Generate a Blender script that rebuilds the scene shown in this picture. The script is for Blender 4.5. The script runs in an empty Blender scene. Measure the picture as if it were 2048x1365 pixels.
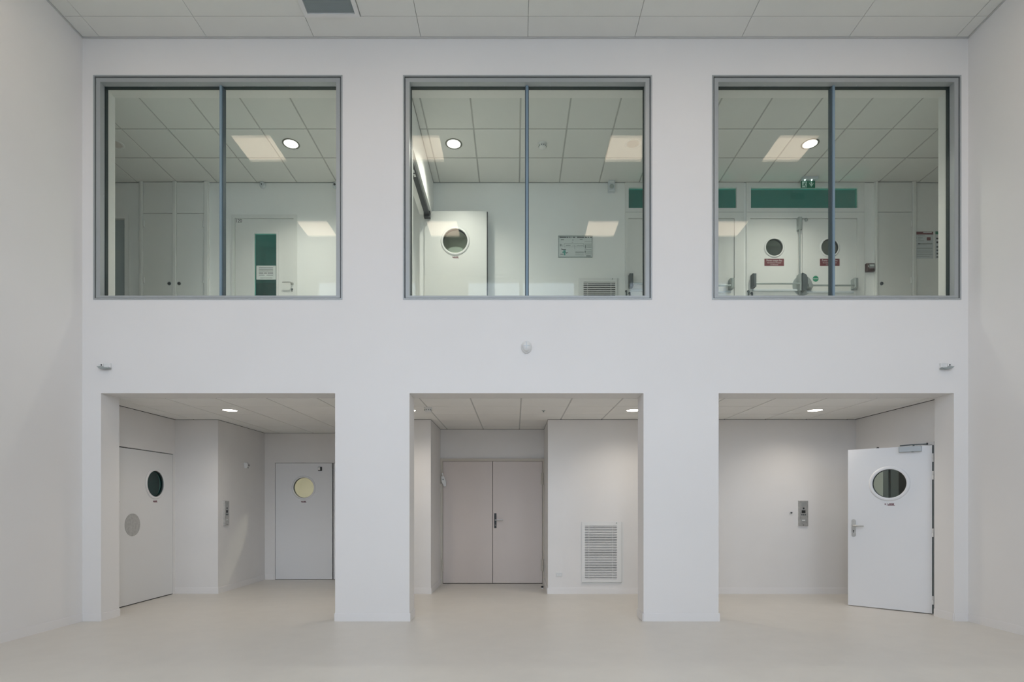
import bpy, math, random
from mathutils import Matrix, Vector
random.seed(7)
SC = bpy.context.scene
COL = SC.collection
PI = math.pi

# ------------------------------------------------------------------ camera
D, F, CX, CY, CH = 6.29, 1120.0, 1030.0, 1010.0, 1.31     # camera distance to the hall wall, focal length, axis, eye height
cam = bpy.data.cameras.new('camera'); camo = bpy.data.objects.new('camera', cam); COL.objects.link(camo)
camo.location = (0, -D, CH); camo.rotation_euler = (PI/2, 0, 0)
cam.sensor_width = 36; cam.lens = 36*F/2048
cam.shift_x = (1024-CX)/2048; cam.shift_y = (CY-682.5)/2048
cam.clip_start = .02
SC.camera = camo

# ------------------------------------------------------------------ sky, exposure
SKY = (0.79, 0.895, 1.075); SKY_STRENGTH = 2.65
PANEL = (1.0, .79, .60); PANEL_STRENGTH = 5.6
SPOT_LOW = (1.0, .91, .80); SPOT_LOW_POWER = 28.5
SPOT_UP = (1.0, .95, .86); SPOT_UP_POWER = 92.0
w = bpy.data.worlds.new('sky'); SC.world = w; w.use_nodes = True
bg = w.node_tree.nodes['Background']; bg.inputs[0].default_value = (*SKY, 1); bg.inputs[1].default_value = SKY_STRENGTH
SC.view_settings.view_transform = 'Standard'; SC.view_settings.look = 'None'
SC.view_settings.gamma = 1; SC.view_settings.use_curve_mapping = False
SC.view_settings.exposure = 0.36

# hall dimensions
XL, XR, HC = -4.86, 5.09, 6.557        # side walls, ceiling height
YB = -6.34                             # inner face of the window wall
WT = .29                               # hall wall thickness
LC = 2.563                             # ceiling under the gallery
UF, UC, YU = 3.54, 6.12, 2.07          # gallery floor, gallery ceiling, gallery back wall
YA = 1.93                              # back wall of the ground-floor bays
RW = [(-4.60, -2.25), (-1.13, 1.42), (2.60, 4.95)]; RS = [2.3, .25, 2.3]   # windows of the wall opposite
RZ1 = 6.51
for (a, b), RZ0 in zip(RW, RS):
    l = bpy.data.lights.new('window_portal', 'AREA'); l.shape = 'RECTANGLE'; l.size = b-a; l.size_y = RZ1-RZ0
    l.cycles.is_portal = True
    o = bpy.data.objects.new('window_portal', l); COL.objects.link(o)
    o.location = ((a+b)/2, YB-.2, (RZ0+RZ1)/2); o.rotation_euler = (PI/2, 0, 0)   # faces +y, into the hall

def X(p, y): return (p-CX)*(D+y)/F      # photo column -> metres on the plane y
def Z(p, y): return CH+(CY-p)*(D+y)/F   # photo row -> height on the plane y

# ------------------------------------------------------------------ materials
def mat(name, col, rough=.6, metal=0, spec=.5, bump=0, bscale=60, var=0, vscale=3, emit=None, es=0):
    m = bpy.data.materials.new(name); m.use_nodes = True
    nt = m.node_tree; b = nt.nodes['Principled BSDF']
    b.inputs['Base Color'].default_value = (*col, 1); b.inputs['Roughness'].default_value = rough
    b.inputs['Metallic'].default_value = metal; b.inputs['Specular IOR Level'].default_value = spec
    if emit: b.inputs['Emission Color'].default_value = (*emit, 1); b.inputs['Emission Strength'].default_value = es
    if bump or var:
        tc = nt.nodes.new('ShaderNodeTexCoord')
    if var:
        n = nt.nodes.new('ShaderNodeTexNoise'); n.inputs['Scale'].default_value = vscale; n.inputs['Detail'].default_value = 4
        r = nt.nodes.new('ShaderNodeValToRGB')
        r.color_ramp.elements[0].color = (*[c*(1-var) for c in col], 1); r.color_ramp.elements[1].color = (*[min(1, c*(1+var)) for c in col], 1)
        r.color_ramp.elements[0].position = .3; r.color_ramp.elements[1].position = .7
        nt.links.new(tc.outputs['Object'], n.inputs['Vector']); nt.links.new(n.outputs['Fac'], r.inputs['Fac'])
        nt.links.new(r.outputs['Color'], b.inputs['Base Color'])
    if bump:
        n2 = nt.nodes.new('ShaderNodeTexNoise'); n2.inputs['Scale'].default_value = bscale; n2.inputs['Detail'].default_value = 3
        bp = nt.nodes.new('ShaderNodeBump'); bp.inputs['Strength'].default_value = bump; bp.inputs['Distance'].default_value = .002
        nt.links.new(tc.outputs['Object'], n2.inputs['Vector']); nt.links.new(n2.outputs['Fac'], bp.inputs['Height'])
        nt.links.new(bp.outputs['Normal'], b.inputs['Normal'])
    return m

def glass(name, tint, refl=.06, rough=0.0):
    m = bpy.data.materials.new(name); m.use_nodes = True
    nt = m.node_tree; nt.nodes.remove(nt.nodes['Principled BSDF'])
    out = nt.nodes['Material Output']
    t = nt.nodes.new('ShaderNodeBsdfTransparent'); t.inputs[0].default_value = (*tint, 1)
    g = nt.nodes.new('ShaderNodeBsdfGlossy'); g.inputs['Roughness'].default_value = rough
    g.inputs['Color'].default_value = (1, 1, 1, 1)
    lw = nt.nodes.new('ShaderNodeLayerWeight'); lw.inputs['Blend'].default_value = .5
    p = nt.nodes.new('ShaderNodeMath'); p.operation = 'POWER'; p.inputs[1].default_value = 5
    ma = nt.nodes.new('ShaderNodeMath'); ma.operation = 'MULTIPLY_ADD'; ma.inputs[1].default_value = 1-refl; ma.inputs[2].default_value = refl
    mx = nt.nodes.new('ShaderNodeMixShader')
    nt.links.new(lw.outputs['Facing'], p.inputs[0]); nt.links.new(p.outputs[0], ma.inputs[0])
    nt.links.new(ma.outputs[0], mx.inputs[0]); nt.links.new(t.outputs[0], mx.inputs[1]); nt.links.new(g.outputs[0], mx.inputs[2])
    nt.links.new(mx.outputs[0], out.inputs['Surface'])
    return m

M = dict(
    wall=mat('white_wall_paint', (.825, .805, .78), .65, bump=.15, bscale=90, var=.012, vscale=1.2),
    galwall=mat('corridor_wall_paint', (.88, .88, .855), .6, bump=.1, bscale=90, var=.012),
    baywall=mat('bay_wall_paint', (.80, .78, .755), .6, bump=.12, bscale=90, var=.012),
    base=mat('skirting_paint', (.83, .81, .79), .45),
    floor=mat('beige_linoleum', (.67, .635, .575), .38, spec=.35, bump=.04, bscale=140, var=.02, vscale=5),
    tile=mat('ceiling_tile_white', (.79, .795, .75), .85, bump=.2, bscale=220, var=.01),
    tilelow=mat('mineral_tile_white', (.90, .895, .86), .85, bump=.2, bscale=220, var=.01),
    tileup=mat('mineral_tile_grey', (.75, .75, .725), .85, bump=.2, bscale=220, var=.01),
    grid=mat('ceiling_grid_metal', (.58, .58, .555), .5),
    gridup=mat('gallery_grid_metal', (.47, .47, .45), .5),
    gap=mat('ceiling_shadow_gap', (.33, .33, .32), .8),
    alu=mat('grey_aluminium', (.41, .43, .43), .45, .3, bump=.03, bscale=300),
    aludk=mat('dark_aluminium', (.09, .12, .135), .75, 0),
    mull=mat('blue_grey_steel', (.22, .31, .38), .5, .2),
    rubber=mat('black_gasket', (.018, .03, .03), .5),
    white=mat('white_plastic', (.78, .78, .76), .4),
    doorp=mat('white_door_paint', (.80, .80, .80), .38, bump=.05, bscale=70),
    doorbay=mat('off_white_door_paint', (.77, .765, .75), .4, bump=.05, bscale=70),
    beige=mat('beige_steel_paint', (.66, .585, .535), .42, bump=.04, bscale=80, var=.015, vscale=2),
    beigefr=mat('beige_frame_paint', (.58, .53, .45), .42),
    galdoor=mat('corridor_door_paint', (.78, .78, .75), .4),
    darkdoor=mat('blue_grey_door_paint', (.36, .43, .44), .45),
    dark=mat('shadow_joint', (.02, .02, .02), .8),
    black=mat('black_plastic', (.02, .022, .022), .4),
    blackmetal=mat('black_metal', (.035, .04, .042), .4, .4),
    steel=mat('brushed_steel', (.52, .515, .49), .36, .45, bump=.05, bscale=200, var=.12, vscale=30),
    satin=mat('satin_aluminium', (.62, .63, .63), .35, .7),
    greymetal=mat('grey_metal', (.40, .44, .43), .4, .5),
    dkgrey=mat('dark_grey_plastic', (.09, .11, .115), .45),
    lightbox=mat('light_grey_enamel', (.62, .66, .68), .35),
    red=mat('red_sticker', (.155, .034, .040), .5),
    redtext=mat('red_print', (.17, .06, .075), .5),
    print=mat('black_print', (.03, .03, .035), .6),
    wprint=mat('white_print', (.72, .70, .70), .6),
    pale=mat('pale_paper', (.66, .70, .68), .6),
    green=mat('exit_green', (.0, .16, .085), .45),
    greensign=mat('green_sticker', (.02, .26, .14), .5),
    signwhite=mat('sign_white', (.62, .85, .76), .5),
    greyprint=mat('grey_print', (.30, .33, .32), .6),
    teal=mat('teal_print', (.10, .33, .28), .6),
    brown=mat('dark_red_plastic', (.07, .04, .04), .4),
    voidm=mat('duct_interior', (.17, .17, .165), .7),
    voidd=mat('duct_interior_dark', (.03, .035, .035), .7),
    closer=mat('closer_enamel', (.46, .50, .52), .4),
    crate=mat('egg_crate_metal', (.55, .62, .62), .5, .2),
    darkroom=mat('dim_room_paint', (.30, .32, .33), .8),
    outdoor=mat('outdoor_paving', (.35, .35, .34), .9, var=.1),
    glassf=glass('tinted_window_glass', (.905, .935, .92), .024),
    glassr=glass('clear_window_glass', (.97, .98, .98), .04),
    glassd=glass('dark_teal_glass', (.38, .84, .80), .03),
    glassp=glass('porthole_glass', (.72, .79, .75), .05),
    glassl=glass('clear_porthole_glass', (.90, .95, .92), .04),
    glassy=glass('porthole_glass_yellowish', (.87, .90, .82), .03),
    lampoff=mat('unlit_lamp_lens', (.62, .58, .54), .3),
    ringdk=mat('lamp_ring_grey', (.20, .20, .17), .4, .3),
)
M['panel'] = mat('lit_diffuser', (.9, .9, .88), .5, emit=PANEL, es=PANEL_STRENGTH)
M['spotlow'] = mat('lit_lens_warm', (.9, .9, .88), .5, emit=SPOT_LOW, es=6)
M['spotup'] = mat('lit_lens', (.9, .9, .88), .5, emit=SPOT_UP, es=6)
M['spotadded'] = mat('added_lamp_lens', (.9, .9, .88), .5, emit=SPOT_UP, es=6)
M['led'] = mat('lit_led', (.9, .9, .9), .5, emit=(.9, 1, .95), es=3.5)

# ------------------------------------------------------------------ helpers
class MB:
    def __init__(s): s.v = []; s.f = []; s.sm = []
    def add(s, vs, fs, smooth=False):
        o = len(s.v); s.v += [tuple(v) for v in vs]
        for f in fs: s.f.append(tuple(i+o for i in f)); s.sm.append(smooth)
    def box(s, x0, x1, y0, y1, z0, z1):
        x0, x1 = min(x0, x1), max(x0, x1); y0, y1 = min(y0, y1), max(y0, y1); z0, z1 = min(z0, z1), max(z0, z1)
        s.add([(x0,y0,z0),(x1,y0,z0),(x1,y1,z0),(x0,y1,z0),(x0,y0,z1),(x1,y0,z1),(x1,y1,z1),(x0,y1,z1)],
              [(0,3,2,1),(4,5,6,7),(0,1,5,4),(1,2,6,5),(2,3,7,6),(3,0,4,7)])
        return s
    def bbox(s, x0, x1, y0, y1, z0, z1, c=.004):
        """box whose front (min y) edges are chamfered"""
        c = min(c, (x1-x0)/3, (z1-z0)/3, (y1-y0)*.9)
        a = [(x0,y1,z0),(x1,y1,z0),(x1,y1,z1),(x0,y1,z1)]
        b = [(x0,y0+c,z0),(x1,y0+c,z0),(x1,y0+c,z1),(x0,y0+c,z1)]
        d = [(x0+c,y0,z0+c),(x1-c,y0,z0+c),(x1-c,y0,z1-c),(x0+c,y0,z1-c)]
        fs = [(3,2,1,0),(8,9,10,11)]
        for i in range(4):
            j = (i+1) % 4
            fs += [(i, j, 4+j, 4+i), (4+i, 4+j, 8+j, 8+i)]
        s.add(a+b+d, fs); return s
    def lathe(s, c, axis, prof, n=32, smooth=True, sx=1, sz=1):
        """prof: (radius, height along axis); axis is the outward direction '-y','-z','+x','-x','+y','+z'"""
        ax = {'+x': (1,0,0), '-x': (-1,0,0), '+y': (0,1,0), '-y': (0,-1,0), '+z': (0,0,1), '-z': (0,0,-1)}[axis]
        A = Vector(ax); U = Vector((0,0,1)) if abs(ax[2]) < .5 else Vector((1,0,0)); V = A.cross(U)
        vs = []; fs = []
        for r, h in prof:
            for k in range(n):
                t = 2*PI*k/n
                vs.append(Vector(c)+A*h+U*(r*math.cos(t)*sz)+V*(r*math.sin(t)*sx))
        for i in range(len(prof)-1):
            for k in range(n):
                k2 = (k+1) % n
                fs.append((i*n+k, i*n+k2, (i+1)*n+k2, (i+1)*n+k))
        s.add(vs, fs, smooth)
        if prof[0][0] > 1e-6: s.add(vs[:n], [tuple(range(n))[::-1]])
        if prof[-1][0] > 1e-6: s.add(vs[-n:], [tuple(range(n))])
        return s
    def ring(s, c, axis, prof, n=48):
        """closed profile swept round an axis (a ring without caps)"""
        ax = {'+x': (1,0,0), '-x': (-1,0,0), '+y': (0,1,0), '-y': (0,-1,0), '+z': (0,0,1), '-z': (0,0,-1)}[axis]
        A = Vector(ax); U = Vector((0,0,1)) if abs(ax[2]) < .5 else Vector((1,0,0)); V = A.cross(U)
        vs = []; fs = []; m = len(prof)
        for r, h in prof:
            for k in range(n):
                t = 2*PI*k/n; vs.append(Vector(c)+A*h+U*(r*math.cos(t))+V*(r*math.sin(t)))
        for i in range(m):
            i2 = (i+1) % m
            for k in range(n):
                k2 = (k+1) % n; fs.append((i*n+k, i*n+k2, i2*n+k2, i2*n+k))
        s.add(vs, fs, True); return s
    def tube(s, pts, r, n=10):
        pts = [Vector(p) for p in pts]; vs = []; fs = []
        for i, p in enumerate(pts):
            d = (pts[min(i+1, len(pts)-1)]-pts[max(i-1, 0)]).normalized()
            u = d.cross(Vector((0,0,1)))
            if u.length < .01: u = d.cross(Vector((1,0,0)))
            u.normalize(); v = d.cross(u)
            for k in range(n): vs.append(p+u*(r*math.cos(2*PI*k/n))+v*(r*math.sin(2*PI*k/n)))
        for i in range(len(pts)-1):
            for k in range(n): k2 = (k+1) % n; fs.append((i*n+k, i*n+k2, (i+1)*n+k2, (i+1)*n+k))
        s.add(vs, fs, True); s.add(vs[:n], [tuple(range(n))[::-1]]); s.add(vs[-n:], [tuple(range(n))]); return s
    def poly(s, pts, y0, y1):
        """x-z outline extruded from y0 (front) to y1"""
        n = len(pts)
        s.add([(x,y0,z) for x,z in pts]+[(x,y1,z) for x,z in pts],
              [tuple(range(n)), tuple(range(2*n-1, n-1, -1))]+[(i, (i+1)%n+0, (i+1)%n+n, i+n) for i in range(n)]); return s
    def slab(s, u0, u1, z0, z1, w0, w1, rects=(), circ=(), mp=lambda u, w, z: (u, w, z), n=48):
        """upright slab with rectangular (a,b,z0,z1) and round (u,z,r) holes"""
        holes = list(rects)+[(c-r*1.12, c+r*1.12, z-r*1.12, z+r*1.12) for c, z, r in circ]
        us = sorted({u0, u1, *[min(max(v, u0), u1) for h in holes for v in h[:2]]})
        zs = sorted({z0, z1, *[min(max(v, z0), z1) for h in holes for v in h[2:]]})
        def solid(i, j):
            if i < 0 or j < 0 or i >= len(us)-1 or j >= len(zs)-1: return 0
            a, b = (us[i]+us[i+1])/2, (zs[j]+zs[j+1])/2
            for k, h in enumerate(holes):
                if h[0] < a < h[1] and h[2] < b < h[3]: return 2 if k >= len(rects) else 0
            return 1
        P = lambda u, w, z: mp(u, w, z)
        for i in range(len(us)-1):
            for j in range(len(zs)-1):
                if solid(i, j) != 1: continue
                a, b, c, d = us[i], us[i+1], zs[j], zs[j+1]
                vs = [P(a,w0,c),P(b,w0,c),P(b,w0,d),P(a,w0,d),P(a,w1,c),P(b,w1,c),P(b,w1,d),P(a,w1,d)]
                fs = [(0,1,2,3),(7,6,5,4)]
                if not solid(i-1, j): fs.append((0,3,7,4))
                if not solid(i+1, j): fs.append((1,5,6,2))
                if not solid(i, j-1): fs.append((0,4,5,1))
                if not solid(i, j+1): fs.append((3,2,6,7))
                s.add(vs, fs)
        for c, z, r in circ:
            vs = []; fs = []
            for w in (w0, w1):
                for q in (0, 1):
                    for k in range(n):
                        t = 2*PI*k/n; ct, st = math.cos(t), math.sin(t)
                        e = r if q == 0 else r*1.12/max(abs(ct), abs(st))
                        vs.append(P(c+e*ct, w, z+e*st))
            for k in range(n):
                k2 = (k+1) % n
                fs += [(k, n+k, n+k2, k2), (2*n+k, 2*n+k2, 3*n+k2, 3*n+k), (k, k2, 2*n+k2, 2*n+k)]
            s.add(vs, fs)
        return s
    def frame(s, x0, x1, z0, z1, t, y0, y1, tb=None):
        """four bars round an opening, t wide inwards"""
        tb = t if tb is None else tb
        return s.slab(x0, x1, z0, z1, y0, y1, rects=[(x0+t, x1-t, z0+tb, z1-t)])
    def mesh(s, name, m, origin=(0,0,0)):
        me = bpy.data.meshes.new(name)
        me.from_pydata([(v[0]-origin[0], v[1]-origin[1], v[2]-origin[2]) for v in s.v], [], s.f)
        me.polygons.foreach_set('use_smooth', s.sm); me.materials.append(m); me.update()
        return me
    def build(s, name, m, parent=None, loc=None, rot=0, label=None, kind=None):
        """loc given: mesh coordinates are local to it; top-level meshes without loc keep world coordinates but get a real origin"""
        if parent is None and loc is None:
            xs, ys, zs = zip(*s.v); org = ((min(xs)+max(xs))/2, (min(ys)+max(ys))/2, min(zs))
            o = bpy.data.objects.new(name, s.mesh(name, m, org)); o.location = org
        else:
            o = bpy.data.objects.new(name, s.mesh(name, m)); o.location = loc or (0,0,0)
        o.rotation_euler = (0, 0, rot); COL.objects.link(o)
        if parent: o.parent = parent
        if label: o['label'] = label
        if kind: o['kind'] = kind
        return o

def tag(o, label, cat, group=None, kind=None):
    o['label'] = label; o['category'] = cat
    if group: o['group'] = group
    if kind: o['kind'] = kind
    return o
def thing(name, label, cat, loc, rot=0, group=None, kind=None):
    o = bpy.data.objects.new(name, None); COL.objects.link(o); o.empty_display_size = .1
    o.location = loc; o.rotation_euler = (0, 0, rot)
    return tag(o, label, cat, group, kind)
def struct(name, mb, m, label, cat):
    return tag(mb.build(name, m), label, cat, kind='structure')
def dup(root, loc, label, rot=None):
    r = root.copy(); COL.objects.link(r); r.location = loc; r['label'] = label
    if rot is not None: r.rotation_euler = (0, 0, rot)
    for ch in list(root.children):
        c = ch.copy(); COL.objects.link(c); c.parent = r
        for g in list(ch.children):
            d = g.copy(); COL.objects.link(d); d.parent = c
    return r
def text(s, size, m, parent, x, y, z, name='lettering', align='CENTER', xs=1.0, font=None):
    """flat raised lettering facing -y"""
    cu = bpy.data.curves.new('t', 'FONT'); cu.body = s; cu.size = size; cu.align_x = align; cu.align_y = 'CENTER'; cu.extrude = .0003
    cu.resolution_u = 2
    to = bpy.data.objects.new('t', cu); COL.objects.link(to)
    dg = bpy.context.evaluated_depsgraph_get(); me = bpy.data.meshes.new_from_object(to.evaluated_get(dg))
    bpy.data.objects.remove(to); me.name = name
    me.transform(Matrix.Translation((x, y, z)) @ Matrix.Rotation(PI/2, 4, 'X') @ Matrix.Diagonal((xs, 1, 1, 1)))
    me.materials.clear(); me.materials.append(m)
    o = bpy.data.objects.new(name, me); COL.objects.link(o); o.parent = parent
    return o
swapYX = lambda u, w, z: (w, u, z)      # slab running along y

# ================================================================== SHELL
BO = [(-4.65, -2.02), (-1.185, 1.444), (2.287, 4.93)]                 # bays under the gallery
WO = [(X(187,0), X(685,0)), (X(806,0), X(1304,0)), (X(1424,0), X(1922,0))]
WZ0, WZ1 = 3.613, 6.135
struct('wall_front', MB().slab(-9.2, 9.2, 0, 6.95, 0, .13, rects=[(a, b, -1, LC) for a, b in BO]+[(a+.008, b-.008, WZ0+.008, WZ1-.008) for a, b in WO])
       .slab(-9.2, 9.2, 0, 6.95, .13, WT, rects=[(a, b, -1, LC) for a, b in BO]+[(a+.036, b-.036, WZ0+.036, WZ1-.043) for a, b in WO]),
       M['wall'], 'white hall wall with three open bays below three wide windows', 'wall')
struct('wall_left', MB().box(XL-.25, XL, YB-.3, 0, 0, 6.95), M['wall'], 'plain white side wall at the left edge', 'wall')
struct('wall_right', MB().box(XR, XR+.25, YB-.3, 0, 0, 6.95), M['wall'], 'plain white side wall at the right edge', 'wall')
struct('wall_rear', MB().slab(XL, XR, 0, 6.95, YB-.3, YB, rects=[(a, b, q, RZ1) for (a, b), q in zip(RW, RS)]), M['wall'],
       'white wall with tall daylight windows facing the gallery', 'wall')
struct('floor', MB().box(-9.2, 9.2, YB-.3, 6.0, -.12, 0), M['floor'], 'pale beige linoleum floor of hall and bays', 'floor')
struct('floor', MB().box(-9.2, 9.2, WT, 6.0, 2.70, UF), M['galwall'], 'floor of the gallery corridor behind the windows', 'floor')
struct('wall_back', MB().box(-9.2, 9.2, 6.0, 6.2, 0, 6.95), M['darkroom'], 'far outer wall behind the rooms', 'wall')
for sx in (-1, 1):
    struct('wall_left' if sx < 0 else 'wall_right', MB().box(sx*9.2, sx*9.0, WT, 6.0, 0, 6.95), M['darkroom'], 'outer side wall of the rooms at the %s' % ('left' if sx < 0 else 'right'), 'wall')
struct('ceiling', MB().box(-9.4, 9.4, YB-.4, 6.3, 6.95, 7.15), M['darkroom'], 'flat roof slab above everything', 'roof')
struct('floor', MB().box(-60, 60, -80, YB-.3, -.3, -.14), M['outdoor'], 'grey paving outside the daylight windows', 'ground')

# ---- hall ceiling: backing + 1.2 x 0.6 m tiles
LEDX = [-3.70, -1.28, 1.63, 4.00]; LEDX = [-3.757, -1.357, 1.643, 4.043]
LEDY = [-1.775, -4.175]
ceil = struct('ceiling', MB().box(XL, XR, YB, 0, HC+.016, HC+.2), M['gap'], 'hall ceiling of large pale rectangular tiles', 'ceiling')
def tiles(parent, xs, ys, z, gap, thick, m, skip=lambda a, b, c, d: False, cutouts=()):
    cache = {}; pl = Vector(parent.location)
    for i in range(len(xs)-1):
        for j in range(len(ys)-1):
            a, b, c, d = xs[i], xs[i+1], ys[j], ys[j+1]
            if skip(a, b, c, d): continue
            w_, h_ = b-a-gap, d-c-gap
            if w_ < .02 or h_ < .02: continue
            key = (round(w_, 3), round(h_, 3))
            if key not in cache:
                mb = MB()     # bevelled lower edge
                e = .002
                W2, H2 = w_/2, h_/2
                vs = [(-W2+e,-H2+e,0),(W2-e,-H2+e,0),(W2-e,H2-e,0),(-W2+e,H2-e,0),(-W2,-H2,e),(W2,-H2,e),(W2,H2,e),(-W2,H2,e),
                      (-W2,-H2,thick),(W2,-H2,thick),(W2,H2,thick),(-W2,H2,thick)]
                fs = [(3,2,1,0),(8,9,10,11)]
                for k in range(4):
                    l = (k+1) % 4; fs += [(k, l, 4+l, 4+k), (4+k, 4+l, 8+l, 8+k)]
                mb.add(vs, fs); cache[key] = mb.mesh('ceiling_tile', m)
            o = bpy.data.objects.new('ceiling_tile', cache[key]); COL.objects.link(o)
            o.parent = parent; o.location = Vector(((a+b)/2, (c+d)/2, z))-pl
HX = [XL+.012]+[v for v in [.143+1.2*k for k in range(-5, 6)] if XL+.05 < v < XR-.05]+[XR-.012]
HY = [-.012]+[-.275-.6*k for k in range(0, 11)]; HY = [v for v in HY if v > YB+.05]+[YB+.012]; HY = HY[::-1]
VX0, VX1, VY1 = -2.257, -1.657, -.275      # ceiling vent
def hskip(a, b, c, d):
    if a < VX0+.01 < b and c < VY1-.1 < d: return True
    for lx in LEDX:
        for ly in LEDY:
            if a < lx < b and c < ly < d: return True
    return False
tiles(ceil, HX, HY, HC, .004, .016, M['tile'], hskip)
def fill_tiles(xs, y0, y1): tiles(ceil, xs, [y0, y1], HC, .004, .016, M['tile'])
fill_tiles([VX1, VX0+1.2], VY1-.6, VY1)
for ly in LEDY:                            # the half tile beside each light panel
    for lx in LEDX:
        i = max(k for k, v in enumerate(HX) if v < lx); a, b = HX[i], HX[i+1]
        if lx-.3-a > .05: fill_tiles([a, lx-.3], ly-.3, ly+.3)
        if b-lx-.3 > .05: fill_tiles([lx+.3, b], ly-.3, ly+.3)
mb = MB(); z = HC-.012
mb.box(XL, XR, -.012, -.001, z, HC+.01); mb.box(XL, XL+.012, YB, -.012, z, HC+.01); mb.box(XR-.012, XR, YB, -.012, z, HC+.01)
struct('trim_1', mb, M['grid'], 'thin grey angle trim round the hall ceiling', 'trim')

# ---- ceiling over the ground-floor bays
cl = struct('ceiling', MB().box(-5.2, 5.2, WT, 3.55, LC+.006, 2.70), M['grid'], 'tiled ceiling over the ground-floor bays', 'ceiling')
LX = [-5.0]+[.073+.6*k for k in range(-8, 9)]+[5.0]; LY = [WT+.02, .84, 1.43, 2.03, 2.62, 3.21, 3.53]
tiles(cl, LX, LY, LC, .016, .006, M['tilelow'])
# ---- gallery ceiling
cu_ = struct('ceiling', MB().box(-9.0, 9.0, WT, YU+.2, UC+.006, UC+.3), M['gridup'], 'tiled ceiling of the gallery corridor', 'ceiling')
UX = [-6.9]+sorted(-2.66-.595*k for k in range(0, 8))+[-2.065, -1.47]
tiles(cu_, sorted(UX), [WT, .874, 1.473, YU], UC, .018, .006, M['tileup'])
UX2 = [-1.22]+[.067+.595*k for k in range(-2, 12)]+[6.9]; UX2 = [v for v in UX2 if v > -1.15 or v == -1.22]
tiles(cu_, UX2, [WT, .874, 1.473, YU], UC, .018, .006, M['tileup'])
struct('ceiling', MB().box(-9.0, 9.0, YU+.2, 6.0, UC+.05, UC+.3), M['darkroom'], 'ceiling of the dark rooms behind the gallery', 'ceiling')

# ---- ground-floor bay walls
def wall(name, mb, label, m='baywall'): return struct(name, mb, M[m], label, 'wall')
LD0, LDJ, LD1 = .36, 1.03, 1.90            # left bay double door along y
wall('wall_left', MB().slab(WT, 6.0, 0, LC+.05, -5.2, -5.0, rects=[(LD0, LD1+.0, -1, 2.05)], mp=swapYX), 'left side wall of the left bay with flush double door')
wall('wall_left', MB().box(-5.0, -4.37, 1.95, 3.49, 0, LC+.05), 'white boxed-out corner in the left bay carrying the intercom')
BD = (X(551,3.49), X(664.5,3.49), X(667,3.49)+.5)
wall('wall_back', MB().slab(-5.0, -1.8, 0, LC+.05, 3.49, 3.64, rects=[(BD[0]-.02, BD[2]+.02, -1, 2.06)]), 'back wall of the left bay with porthole door')
wall('wall_left', MB().box(-2.0, -1.236, YA, 3.49, 0, LC+.05), 'wall on the left of the beige double door recess')
MD = (X(881,3.0), X(1089,3.0))
wall('wall_back', MB().slab(-1.236, .484, 0, LC+.05, 3.0, 3.2, rects=[(MD[0]+.02, MD[1]-.02, -1, Z(921,3.0))]), 'recess wall above the beige double door')
wall('wall_right', MB().box(.484, .70, YA, 3.2, 0, LC+.05), 'wall return on the right of the beige double door recess')
GX0, GX1, GZ0, GZ1 = X(1163,YA), X(1247,YA), Z(1169.5,YA), Z(1044.3,YA)
wall('wall_back', MB().slab(.70, 5.2, 0, LC+.05, YA, YA+.16, rects=[(GX0+.02, GX1-.03, GZ0+.02, GZ1-.02)]), 'white back wall of the middle and right bays with grille and intercom')
RD0, RD1 = .38, 1.33
wall('wall_right', MB().slab(WT, 6.0, 0, LC+.05, 5.0, 5.2, rects=[(RD0, RD1, -1, 2.06)], mp=swapYX), 'right side wall of the right bay with open doorway')
# rooms behind (seen through portholes and the open doorway)
wall('wall_back', MB().box(-5.0, -1.5, 5.4, 5.5, 0, LC+.1), 'wall of the lit room behind the back porthole', 'galwall')
wall('wall_right', MB().box(-1.6, -1.5, 3.64, 5.4, 0, LC+.1), 'side wall of the lit room behind the back porthole', 'galwall')
struct('ceiling', MB().box(-9, -1.5, 3.56, 5.5, LC+.02, 2.69), M['tilelow'], 'ceiling of the room behind the back porthole', 'ceiling')

# ---- dark strips painted in as shade where walls meet the tiled ceilings
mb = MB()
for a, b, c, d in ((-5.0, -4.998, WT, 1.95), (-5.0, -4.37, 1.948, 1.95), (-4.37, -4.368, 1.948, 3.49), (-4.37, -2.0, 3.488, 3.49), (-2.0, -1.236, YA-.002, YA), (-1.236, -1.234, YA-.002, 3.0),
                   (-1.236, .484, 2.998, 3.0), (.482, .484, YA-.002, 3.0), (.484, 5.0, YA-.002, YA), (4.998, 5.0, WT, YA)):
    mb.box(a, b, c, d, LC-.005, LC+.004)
struct('bay_shade_line', mb, M['dark'], 'thin dark strip painted as shade under the bay ceilings', 'trim')
struct('gallery_shade_line', MB().box(-6.9, 6.9, YU-.002, YU, UC-.004, UC+.003), M['greyprint'], 'thin grey strip painted as shade under the gallery ceiling', 'trim')  # grey strip painted in for the shade at the ceiling joint

# ---- gallery walls
DL = dict(x0=X(150,YU), x1=X(250,YU))                         # dark door, far left
D120 = (X(470.7,YU), X(587,YU))
GT = Z(437.6, YU)                                             # door head in the gallery
U1 = (X(1250,YU), X(1487,YU)); U2 = (X(1492,YU), X(1728,YU))  # glazed double-door units
TZ0, TZ1 = Z(417.5,YU), Z(376.5,YU)
g2x0, g2x1 = X(1157.5,YU), X(1238.5,YU); g2z1 = Z(557,YU); g2z0 = g2z1-.90
wall('wall_back', MB().slab(-9, 9, UF, UC+.2, YU, YU+.14, rects=[(DL['x0']-.03, DL['x1']+.03, UF-1, GT+.03), (D120[0]-.02, D120[1]+.02, UF-1, GT+.02),
     (U1[0]+.02, U1[1]-.02, UF-1, UC-.03), (U2[0]+.02, U2[1]-.02, UF-1, UC-.03), (g2x0+.03, g2x1-.03, g2z0+.03, g2z1-.03)]),
     'corridor wall behind the gallery windows', 'galwall')
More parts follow.
